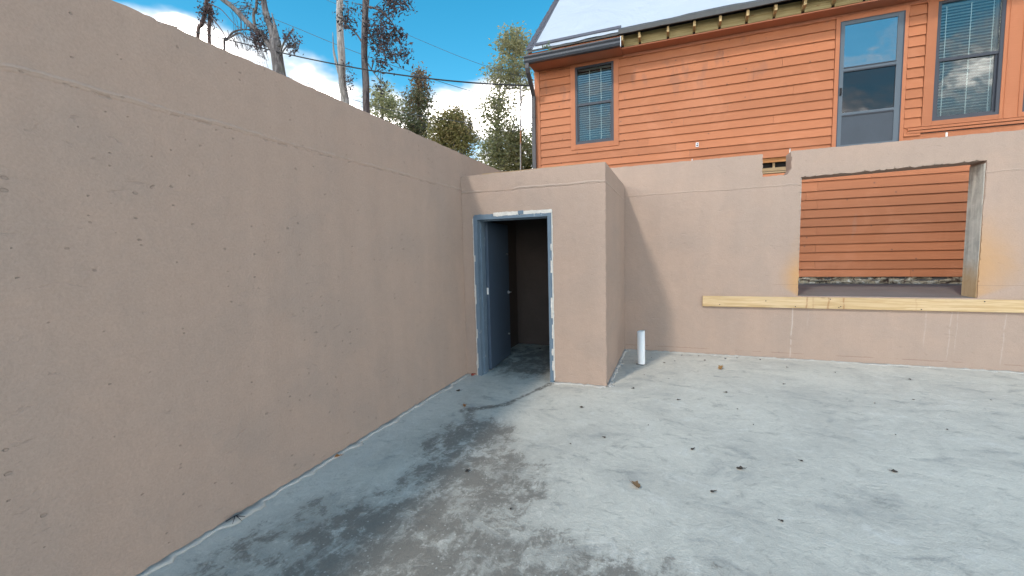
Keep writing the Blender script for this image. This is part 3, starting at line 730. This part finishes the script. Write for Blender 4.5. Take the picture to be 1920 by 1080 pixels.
# edge of the roof to the right of the gutter
n = 60; vs = []
for i in range(n+1):
    x = -1.03 + (HXR+.2+1.03)*i/n
    top = 5.775 + .012*fbm(x*1.1, 3) + (.012 if .2 < x < 1.0 else 0); bot = 5.700 + .008*fbm(x*1.6, 8)
    vs += [(x, 8.665, bot), (x, 8.665, top), (x, 8.74, top+.065), (x, 8.70, bot)]
fs = [(k*4+m_, k*4+(m_+1) % 4, k*4+4+(m_+1) % 4, k*4+4+m_) for k in range(n) for m_ in range(4)] + [(0,1,2,3), (n*4+3, n*4+2, n*4+1, n*4)]
rk(MB().add(vs, fs), 'roof_edge', M['deck_edge'])
tails = [-.97, -.65, -.14, .31, .735, 1.165, 1.59] + [1.59+.425*k for k in range(1, 16)]
for i, x in enumerate(tails):
    t = rnd.uniform(-.004, .004); l_ = rnd.uniform(-.012, .012); s_ = .021
    tm = MB().add([(x-s_,8.735+l_,5.605+t),(x+s_,8.735+l_,5.605+t),(x+s_,8.925,5.585),(x-s_,8.925,5.585),(x-s_,8.735+l_,5.702),(x+s_,8.735+l_,5.702),(x+s_,8.925,5.74),(x-s_,8.925,5.74)],
                  [(0,3,2,1),(4,5,6,7),(0,1,5,4),(1,2,6,5),(2,3,7,6),(3,0,4,7)])
    hk(tm, 'rafter_tail', M['tail'])
    if i:
        a = tails[i-1]+s_+.002; hk(MB().box(a, x-s_-.002, 8.885+rnd.uniform(-.006,.006), 8.925, 5.545, 5.745), 'blocking_board', M['treated'])
hk(MB().box(-1.0, HXR+.1, 8.90, YH+.0, 5.522, 5.543), 'soffit_board', M['soffit'])
hk(MB().box(-1.0, HXR+.1, YH-.03, YH+.0, 5.46, 5.521), 'frieze_board', M['soffit'])
hk(MB().box(HX, -1.003, 8.765, YH+.0, 5.508, 5.528), 'soffit_board', M['soffit'])
hk(MB().box(HX, -1.003, 8.745, 8.764, 5.49, 5.71), 'fascia_board', M['trim'])
# gutter and downspout
gp = [(8.742,5.49),(8.66,5.49),(8.635,5.53),(8.635,5.565),(8.61,5.60),(8.61,5.622),(8.622,5.622),(8.622,5.605),(8.645,5.57),(8.645,5.535),(8.664,5.50),(8.732,5.50),(8.732,5.63),(8.742,5.63)]
gut = hk(MB().prism(gp, -2.925, -.985), 'gutter', M['dark_metal'])
for x in (-2.925, -.985):
    kid(MB().prism([(8.742,5.488),(8.658,5.488),(8.632,5.53),(8.632,5.566),(8.607,5.60),(8.607,5.625),(8.742,5.632)], x-.004, x+.003).build('end_cap', M['dark_metal']), gut)
kid(MB().box(-.985, -.975, 8.60, 8.63, 5.44, 5.63).build('loose_strap', M['steel']), gut)
def duct(path, w_, d_):
    vs_, fs_ = [], []
    for i, (p_, t_) in enumerate(path):
        p_ = Vector(p_); t_ = Vector(t_).normalized(); u_ = Vector((1,0,0)); v_ = t_.cross(u_).normalized()
        vs_ += [p_+u_*a*w_/2+v_*c_*d_/2 for a, c_ in ((-1,-.8),(-.8,-1),(.8,-1),(1,-.8),(1,.8),(.8,1),(-.8,1),(-1,.8))]
    for i in range(len(path)-1):
        for k in range(8): fs_.append((i*8+k, i*8+(k+1) % 8, i*8+8+(k+1) % 8, i*8+8+k))
    return MB().add(vs_, fs_+[tuple(range(8)), tuple(range(len(path)*8-8, len(path)*8))])
Y1 = YH-.085
dn = kid(duct([((-2.875,8.685,5.488),(0,0,-1)),((-2.875,8.685,5.40),(0,.1,-1)),((-2.877,8.72,5.33),(0,.8,-1)),((-2.885,9.04,5.06),(0,.8,-1)),((-2.89,Y1,4.97),(0,.1,-1)),((-2.895,Y1,4.55),(0,0,-1)),((-2.90,Y1,1.25),(0,0,-1)),((-2.90,Y1-.02,1.15),(0,-.5,-1)),((-2.90,Y1-.25,.96),(0,-1,-.4))], .082, .065).build('downspout', M['spout_metal']), gut)
for z in (4.52, 2.4): kid(MB().box(-2.945, -2.85, Y1-.04, Y1+.05, z, z+.03).build('downspout_band', M['spout_metal']), gut)
# seedling in the gutter
vs, fs = [], []
wm = MB().tube([(-2.40,8.69,5.55),(-2.40,8.68,5.66),(-2.43,8.68,5.74),(-2.415,8.68,5.82)], [.007,.006,.005,.003], 5).tube([(-2.41,8.68,5.70),(-2.47,8.68,5.75),(-2.52,8.68,5.755)], [.005,.004,.002], 5)
for (x, z) in ((-2.42,5.80),(-2.405,5.84),(-2.45,5.74),(-2.50,5.76),(-2.53,5.75),(-2.41,5.72),(-2.38,5.69),(-2.37,5.66),(-2.42,5.66),(-2.46,5.77),(-2.40,5.78)):
    for q in range(2):
        a_ = rnd.uniform(0, 6.28); c_ = Vector((x, 8.68+rnd.uniform(-.02,.02), z)); u_ = Vector((math.cos(a_), rnd.uniform(-.6,.6), math.sin(a_)))*.035; v_ = Vector((-math.sin(a_), rnd.uniform(-.6,.6), math.cos(a_)))*.014
        wm.add([c_-u_, c_-v_, c_+u_, c_+v_], [(0,1,2,3)])
tag(wm.build('seedling', M['weed']), 'small green seedling sprouting from the house gutter', 'plant')
# ------------------------------------------------------------------ cables and pole
def sag(pts, sub=6):
    P_ = [Vector(p_) for p_ in pts]; out = []
    for i in range(len(P_)-1):
        a, b_, c_, d_ = P_[max(i-1,0)], P_[i], P_[i+1], P_[min(i+2, len(P_)-1)]
        for k in range(sub):
            t = k/sub; out.append(.5*((2*b_)+(c_-a)*t+(2*a-5*b_+4*c_-d_)*t*t+(3*b_-a-3*c_+d_)*t**3))
    return out + [P_[-1]]
tag(MB().tube(sag([(x, 8.9, z) for x, z in ((-27,13.9),(-20,11.0),(-14.48,8.76),(-12.43,8.0),(-10.02,7.13),(-8.57,6.63),(-6.92,6.11),(-5.42,5.69),(-4.06,5.36),(-2.92,5.13))]), .016, 6).build('service_cable', M['cable']),
    'thick black cable sagging down to the corner of the orange house', 'cable')
for pts, lab in ((((-26,16.6),(-16.22,11.82),(-12.36,9.86),(-9.43,8.47),(-6.81,7.32),(-3.5,6.0)), 'thin grey wire crossing the sky above the black cable'),
                 (((-24,17.6),(-12.94,11.73),(-9.82,10.0),(-6.78,8.35),(-4.44,7.30),(-2,6.3)), 'faint topmost wire high against the blue sky'),
                 (((-26,13.4),(-14.76,8.97),(-13.03,8.22),(-9.99,7.06),(-6,6.0)), 'lowest thin wire just above the top of the long wall')):
    tag(MB().tube(sag([(x, 14, z) for x, z in pts]), .007 if 'faint' in lab else .010, 5).build('overhead_wire', M['wire']), lab, 'wire', 'overhead wires')
m, g, b = material('pole_paint'); P = g.pos(); x_, y_, z_ = g.xyz(P)
finish(g, b, g.mix(g.step(g.abs(z_ - 4.95 + (g.noise(P, 5, 3)-.5)*.3), .25, .12), (.25,.25,.25), (.30,.13,.05)), .7); M['pole'] = m
tag(MB().tube([(-4.32,12,.8),(-4.19,12,6.4)], .022, 8).build('metal_pole', M['pole']), 'thin grey metal pole with rusty patch left of the downspout', 'pole')

# ------------------------------------------------------------------ trees
def tree(name, label, base, limbs, crowns, bark, leaf, leaf_size=.09, seed=1, full=1.0, cat='tree', group='trees beyond the long wall'):
    """limbs: (points, radii); crowns: (centre, radii, clumps, leaves per clump, spread, shade shift)"""
    r_ = random.Random(seed); t = empty(name, base, label, cat, group)
    mb_ = MB()
    for pts, rad in limbs: mb_.tube(sag(pts, 4), [rad[0]+(rad[1]-rad[0])*i/(4*(len(pts)-1)) for i in range(4*(len(pts)-1)+1)], 9, True, .22)
    allp = [Vector(p_) for pts, _ in limbs for p_ in sag(pts, 4)]
    vs, fs, val = [], [], []
    for c_, rr, ncl, nl, sp, sh_ in crowns:
        c_ = Vector(c_)
        for k in range(int(ncl*full)):
            while True:
                q = Vector((r_.uniform(-1,1), r_.uniform(-1,1), r_.uniform(-1,1)))
                if q.length < 1: break
            q = q*(.55+.45*r_.random()) if r_.random() < .6 else q.normalized()*r_.uniform(.75, 1.05)
            cl = c_ + Vector((q.x*rr[0], q.y*rr[1], q.z*rr[2]))
            near = min(allp, key=lambda a: (a-cl).length + max(0, a.z-cl.z)*1.2)
            mid_ = near.lerp(cl, .55) + Vector((r_.uniform(-.1,.1), r_.uniform(-.1,.1), r_.uniform(-.02,.16)))
            ln = (near-cl).length
            mb_.tube([near, mid_, cl], [min(.03, .008+.008*ln), .008, .003], 4, False)
            base_v = r_.uniform(0, 1)*.5 + sh_
            for j in range(int(nl*r_.uniform(.5, 1.4))):
                p_ = cl + Vector((r_.gauss(0, sp), r_.gauss(0, sp), r_.gauss(0, sp*.8)))
                L = leaf_size*r_.uniform(.6, 1.3); W_ = L*r_.uniform(.32, .5)
                u_ = Vector((r_.gauss(0,1), r_.gauss(0,1), r_.gauss(-.25,.7))).normalized()
                v_ = u_.cross(Vector((r_.gauss(0,1), r_.gauss(0,1), r_.gauss(0,1)))).normalized(); n_ = u_.cross(v_)
                o_ = len(vs)
                vs += [p_-u_*L*.5, p_+v_*W_*.5+n_*W_*.2, p_+u_*L*.5, p_-v_*W_*.5+n_*W_*.2]
                fs += [(o_, o_+1, o_+2), (o_, o_+2, o_+3)]
                q_ = min(1, max(0, base_v + r_.gauss(.12, .16))); val += [q_]*4
    kid(mb_.build('trunk', M[bark], None, True), t)
    if vs:
        me = bpy.data.meshes.new('crown'); me.from_pydata([tuple(v) for v in vs], [], fs); me.update(); me.materials.append(M[leaf])
        at = me.attributes.new('leaf', 'FLOAT', 'POINT'); at.data.foreach_set('value', val)
        o_ = bpy.data.objects.new('crown', me); C.objects.link(o_); kid(o_, t)
    return t
Y = 9.0
pl = lambda l, y=Y, dy=0: [(a, y+dy*i, b_) for i, (a, b_) in enumerate(l)]
tree('slender_tree', 'slender vine-covered tree with twin stems, farthest left above the wall', (-13.3, Y, .88),
     [(pl([(-13.7,.8),(-13.45,5),(-13.24,8.1),(-13.02,8.5),(-12.76,8.97),(-12.55,10.1),(-12.4,12.5)]), (.05,.05)), (pl([(-13.0,.8),(-12.88,5),(-12.82,7.9),(-12.73,8.66),(-12.70,9.0)], Y, .02), (.05,.045)),
      (pl([(-12.70,8.75),(-12.45,8.45),(-12.2,8.15),(-12.05,7.9)]), (.02,.012)), (pl([(-12.7,9.0),(-12.2,8.75),(-11.8,8.35),(-11.5,8.05)]), (.014,.006)), (pl([(-12.7,9.2),(-12.2,9.05),(-11.8,8.7),(-11.3,8.2)]), (.014,.005))],
     [((-12.72,Y,8.75),(.16,.16,.45),22,22,.09,.35), ((-12.5,Y,10.2),(.35,.35,.9),26,26,.12,.3)], 'bark_red', 'leaf_purple', .09, 3)
tw = [(pl([(-12.28,.8),(-12.2,5),(-12.16,7.6),(-12.05,7.92)]), (.038,.03)), (pl([(-12.06,7.85),(-11.80,8.01),(-11.48,8.03),(-11.05,7.95)]), (.030,.016)), (pl([(-11.95,7.90),(-11.5,7.95),(-11.25,7.76),(-10.99,7.64),(-10.85,7.45)]), (.026,.012))]
rr_ = random.Random(5)
for k in range(46):
    x = rr_.uniform(-11.9, -10.75); z = 8.02 - .25*abs(x+11.5) + rr_.uniform(-.1,.08); l_ = rr_.uniform(.4, 1.0); dx_ = rr_.uniform(.05, .5)
    yy = Y+rr_.uniform(-.2,.2); tw.append(([(x,yy,z),(x+dx_*.5,yy,z-l_*.3),(x+dx_,yy+.05,z-l_)], (.009,.003)))
for k in range(16):
    x = rr_.uniform(-11.8, -11.2); tw.append(([(x,Y,8.0),(x-.1,Y+.1,8.3),(x-.15+rr_.uniform(-.3,.3),Y+.1,8.7)], (.006,.003)))
tree('bent_tree', 'small bent-over tree with bare drooping twigs beside the broken trunk', (-12.2, Y, .88), tw, [((-10.85,Y,7.35),(.3,.2,.3),16,7,.08,.3)], 'bark_dark', 'leaf_purple', .06, 5)
tree('broken_tree', 'thick broken grey tree with splintered fork and leafless left limb', (-10.0, Y, .88),
     [(pl([(-9.85,.7),(-9.95,4),(-10.04,6.08),(-10.09,6.58),(-10.16,7.08),(-10.19,7.5)]), (.17,.145)), (pl([(-10.19,7.3),(-10.30,7.81),(-10.43,8.18),(-10.49,8.54),(-10.52,9.16),(-10.6,10.4)]), (.095,.055)),
      (pl([(-10.12,7.4),(-10.14,7.75),(-10.17,7.95),(-10.235,8.22)]), (.075,.008)), (pl([(-10.08,7.3),(-10.08,7.6),(-10.1,7.8)]), (.07,.01)),
      (pl([(-10.22,7.15),(-10.58,7.66),(-11.05,8.10),(-11.42,8.50),(-11.91,8.90),(-12.1,9.05)], Y, -.05), (.075,.055)), (pl([(-10.88,7.95),(-10.88,8.27),(-10.72,8.43),(-10.64,8.78),(-10.66,9.6)], Y, -.03), (.038,.028)),
      (pl([(-10.1,7.05),(-9.85,7.4),(-9.6,7.6),(-9.5,7.7)]), (.03,.008)), (pl([(-10.1,7.0),(-9.8,7.25),(-9.55,7.2),(-9.35,7.15)]), (.025,.006))],
     [((-10.62,Y-.1,7.62),(.34,.2,.30),34,11,.07,.35), ((-9.62,Y,7.40),(.32,.25,.34),34,9,.06,.45), ((-10.45,Y,7.95),(.25,.2,.25),14,8,.07,.3), ((-11.0,Y,8.6),(.5,.3,.35),18,7,.06,.2)], 'bark_grey', 'leaf_purple', .085, 7)
tree('snapped_trunk_tree', 'pale bare trunk with splintered side spike, left of the dark trunk', (-9.6, 11, .88),
     [(pl([(-9.55,.7),(-9.62,4),(-9.68,6.28),(-9.76,7.0),(-9.72,7.73),(-9.73,8.68),(-9.67,9.45),(-9.63,10.22),(-9.6,12.5)], 11), (.13,.085)), (pl([(-9.80,7.2),(-9.93,7.6),(-10.01,7.95),(-10.02,8.2),(-10.01,8.58)], 11), (.065,.006))],
     [((-9.45,11,7.2),(.1,.1,.5),14,9,.07,.4)], 'bark_pale', 'leaf_purple', .09, 9)
tree('dark_trunk_tree', 'tall dark-trunked tree with sparse dark leaves hanging to its right', (-8.1, 10, .88),
     [(pl([(-8.25,.7),(-8.14,3.5),(-8.08,5.58),(-8.04,6.47),(-8.05,7.18),(-7.97,8.0),(-7.90,8.54),(-7.84,9.21),(-7.8,11)], 10), (.105,.08)), (pl([(-7.98,7.25),(-8.25,7.7),(-8.63,8.05)], 10), (.03,.012)),
      (pl([(-7.95,8.4),(-7.5,8.2),(-7.1,7.8),(-6.9,7.5)], 10), (.03,.008)), (pl([(-7.95,8.0),(-7.7,7.4),(-7.3,7.1),(-6.9,6.9)], 10), (.025,.006)), (pl([(-7.9,8.9),(-7.2,8.9),(-6.8,8.5),(-6.65,8.2)], 10), (.03,.008)), (pl([(-8.02,7.0),(-7.75,6.6),(-7.4,6.2)], 10), (.02,.006))],
     [((-7.35,10,7.55),(.58,.4,.62),54,11,.10,.2), ((-6.9,10,8.25),(.4,.4,.45),26,11,.10,.15), ((-7.25,10,6.9),(.5,.35,.3),20,7,.10,.25), ((-8.5,10,8.3),(.35,.3,.5),18,8,.09,.15), ((-7.4,10,8.9),(.6,.5,.4),20,10,.10,.1), ((-7.6,10,6.2),(.25,.2,.15),5,8,.08,.2), ((-6.75,10,7.1),(.2,.2,.35),8,7,.09,.2)], 'bark_dark', 'leaf_purple', .12, 11, 1.3)
tree('distant_tree', 'blue-green feathery tree peeking out behind the dark trunk', (-16.6, 22, .88), [(pl([(-16.6,.7),(-16.6,8),(-16.6,11.5)], 22), (.18,.05))],
     [((-16.6,22,10.6),(1.0,1,1.3),70,15,0.22,.25), ((-15.6,22,10.2),(.8,.8,.7),36,10,0.20,.2)], 'bark_grey', 'leaf_grey', .20, 13, 1.6)
tree('narrow_tree', 'narrow upright tree with reddish leaf tip, left of the olive tree', (-12.8, 20, .88), [(pl([(-12.8,.7),(-12.75,7),(-12.55,11)], 20), (.16,.03))],
     [((-12.55,20,10.6),(.35,.35,.7),34,13,0.18,.55), ((-12.75,20,9.6),(.75,.7,.8),60,15,0.20,.25), ((-12.95,20,8.4),(1.2,1,.9),95,16,0.23,.12), ((-12.5,20,7.3),(1.3,1,.9),70,16,0.23,.12)], 'bark_grey', 'leaf_mix', .17, 15, 2.0)
tree('olive_tree', 'rounded olive-green tree in the middle of the row above the long wall', (-9.6, 18, .88), [(pl([(-9.6,.7),(-9.65,5),(-9.6,8)], 18), (.14,.03)), (pl([(-9.65,5.5),(-10.1,6.6),(-10.4,7.6)], 18), (.06,.02)), (pl([(-9.65,5.7),(-9.0,6.7),(-8.7,7.4)], 18), (.06,.02))],
     [((-9.7,18,7.55),(.95,.8,.75),120,17,0.19,.3), ((-9.3,18,6.8),(.9,.8,.6),75,17,0.19,.22), ((-10.4,18,6.6),(.6,.6,.8),60,15,0.19,.2), ((-9.6,18,5.8),(1.1,.8,.5),55,15,0.19,.12)], 'bark_grey', 'leaf_olive', .16, 17, 1.9)
tree('pale_trunk_tree', 'tall airy tree with whitish trunk beside the corner of the house', (-6.5, 16, .88),
     [(pl([(-6.4,.7),(-6.50,4),(-6.56,4.96),(-6.60,6.31),(-6.52,7.33),(-6.37,8.72),(-6.23,9.69)], 16), (.085,.02)), (pl([(-6.52,4.3),(-6.7,4.9),(-6.85,5.3)], 16), (.04,.02)), (pl([(-6.55,7.2),(-6.1,8.2),(-5.7,9.2),(-5.6,9.9)], 16), (.035,.01)), (pl([(-6.5,5.3),(-6.0,6.2),(-5.6,7.2)], 16), (.03,.01))],
     [((-5.85,16,9.55),(.65,.5,.55),80,11,0.16,.45), ((-6.3,16,8.5),(.75,.6,.6),60,10,0.18,.35), ((-5.5,16,8.4),(.4,.4,.8),36,10,0.16,.3), ((-6.6,16,7.2),(.75,.6,.8),70,12,0.18,.25), ((-6.4,16,5.7),(.95,.7,.95),120,17,0.18,.12), ((-5.7,16,5.8),(.5,.5,.9),50,15,0.18,.1)], 'bark_birch', 'leaf_grey', .14, 19, 2.2)
tree('leafy_shrub_tree', 'dense green low tree filling the gap beside the downspout', (-5.4, 17.5, .88), [(pl([(-5.4,.7),(-5.4,4),(-5.3,6.5)], 17.5), (.08,.02))],
     [((-5.3,17.5,5.9),(.6,.6,1.0),70,16,0.19,.2), ((-6.6,17.5,5.0),(1.2,.7,.7),90,17,0.20,.15), ((-8.0,18.5,4.9),(1.0,.7,.6),60,16,0.20,.15)], 'bark_dark', 'leaf_green', .17, 23, 1.6)

# ------------------------------------------------------------------ leaves and litter on the floor
def leaf_mesh(name, mat, L, lobes, curl, seed):
    r_ = random.Random(seed); n = 14; ring = []
    for k in range(n):
        a = 2*math.pi*k/n; rr = L*.5*(.62+.38*abs(math.cos(a*lobes/2)))*(1 if k else 1.25)
        x, y = rr*math.cos(a), rr*math.sin(a)*.62
        ring.append((x, y, .004 + curl*(abs(y)/L*1.6)**1.5*L + curl*.5*max(0, x/L)**2*L + r_.uniform(0, .12)*L*curl))
    vs = [(0,0,.003)] + ring; low = [(v[0], v[1], v[2]-.0015) for v in vs]
    fs = [(0, 1+k, 1+(k+1) % n) for k in range(n)]; m_ = len(vs)
    fs += [(m_, m_+1+(k+1) % n, m_+1+k) for k in range(n)] + [(1+k, m_+1+k, m_+1+(k+1) % n, 1+(k+1) % n) for k in range(n)]
    mb_ = MB().add(vs+low, fs); mb_.tube([(L*.5,0,.006),(L*.85,.06*L,.006+.2*L*curl)], [.002,.001], 4)
    return mb_.mesh(name, mat)
lt = leaf_mesh('leaf', M['dry'], .10, 5, .9, 1); lo = leaf_mesh('leaf', M['dry_orange'], .07, 4, .6, 2); lr = leaf_mesh('leaf', M['dry_red'], .07, 3, 1.2, 3); ld = leaf_mesh('leaf', M['dry_dark'], .06, 5, .9, 4); ls = leaf_mesh('leaf', M['dry_dark'], .028, 3, .8, 6); lb = leaf_mesh('leaf', simple('dry_leaf_brown', (.17,.11,.06), .75, .4, 30, .001), .075, 5, 1.1, 8)
def leaf(me, x, y, rot, label, group=None, sc_=1): return tag(place('dry_leaf', me, None, (x, y, .001), (rnd.uniform(-.15,.15), rnd.uniform(-.15,.15), rot), (sc_,)*3), label, 'leaf', group)
leaf(lt, .59, 6.10, 1.2, 'curled tan leaf on the floor in front of the rear wall', sc_=1.15)
leaf(lo, -2.53, 2.55, .5, 'orange leaf lying against the foot of the long left wall', sc_=.9)
leaf(lo, -2.06, 3.87, 2.2, 'orange leaf on the damp wet trail in front of the doorway')
leaf(lr, -2.46, 4.90, 1.0, 'dark red leaf at the foot of the left door jamb')
leaf(ld, -2.35, 4.28, .4, 'dark leaf between the long wall and the doorway')
leaf(lb, -.23, 2.86, 2.4, 'crumpled brown leaf in the near middle of the floor')
leaf(ld, .46, 3.33, .1, 'blackish leaf in the middle of the pale floor', sc_=.95)
leaf(ld, 1.46, 3.62, 2.7, 'dark thin leaf on the right half of the floor', sc_=.75)
leaf(ld, -.88, 4.19, 0.3, 'dark leaf in front of the right side of the shelter room', sc_=.7)
leaf(ld, -1.42, 2.68, 1.3, 'dark leaf scrap on the brown stained patch', sc_=.7)
leaf(ld, -2.05, 6.55, 1.3, 'dark leaf at the back inside the doorway')
leaf(ld, -1.62, 6.62, .3, 'dark leaf inside the room near its right side')
spots = [(-.21,3.94),(.68,4.23),(1.9,5.17),(-.19,6.55),(.12,6.72),(.35,6.74),(.86,6.76),(.02,6.35),(.42,6.5),(-.12,6.2),(-.35,5.55),(.3,5.9),(-.05,5.45),(-.43,4.95),(.05,4.7),(.55,5.1),(.6,4.6),(1.4,6.4),(1.9,6.3),(2.3,5.4),(1.2,5.6),(2.6,6.2),(.15,3.55),(.9,3.6),(1.75,4.35),(-.55,3.55),(-.8,3.35),(.25,2.95),(-.95,2.35),(.6,2.75),(2.2,4.6),(-1.2,5.6),(-1.75,6.3),(3.0,5.6),(-.3,6.45),(.7,6.68),(1.15,6.74)]
for i, (x, y) in enumerate(spots):
    leaf(ls, x, y, rnd.uniform(0, 6), 'tiny dark leaf scrap scattered on the concrete floor', 'tiny leaf scraps', rnd.uniform(.5, 1.3))
tag(MB().tube([(-2.56,1.66,.012),(-2.53,1.70,.03),(-2.49,1.735,.012)], [.003,.004,.002], 5).tube([(-2.53,1.70,.03),(-2.50,1.66,.008)], [.003,.001], 5).tube([(-2.53,1.70,.03),(-2.55,1.76,.01)], [.003,.001], 5).tube([(-2.525,1.705,.028),(-2.47,1.70,.008)], [.003,.001], 5)
    .build('twig', M['cable']), 'small forked black twig at the foot of the left wall, nearest the camera', 'twig')
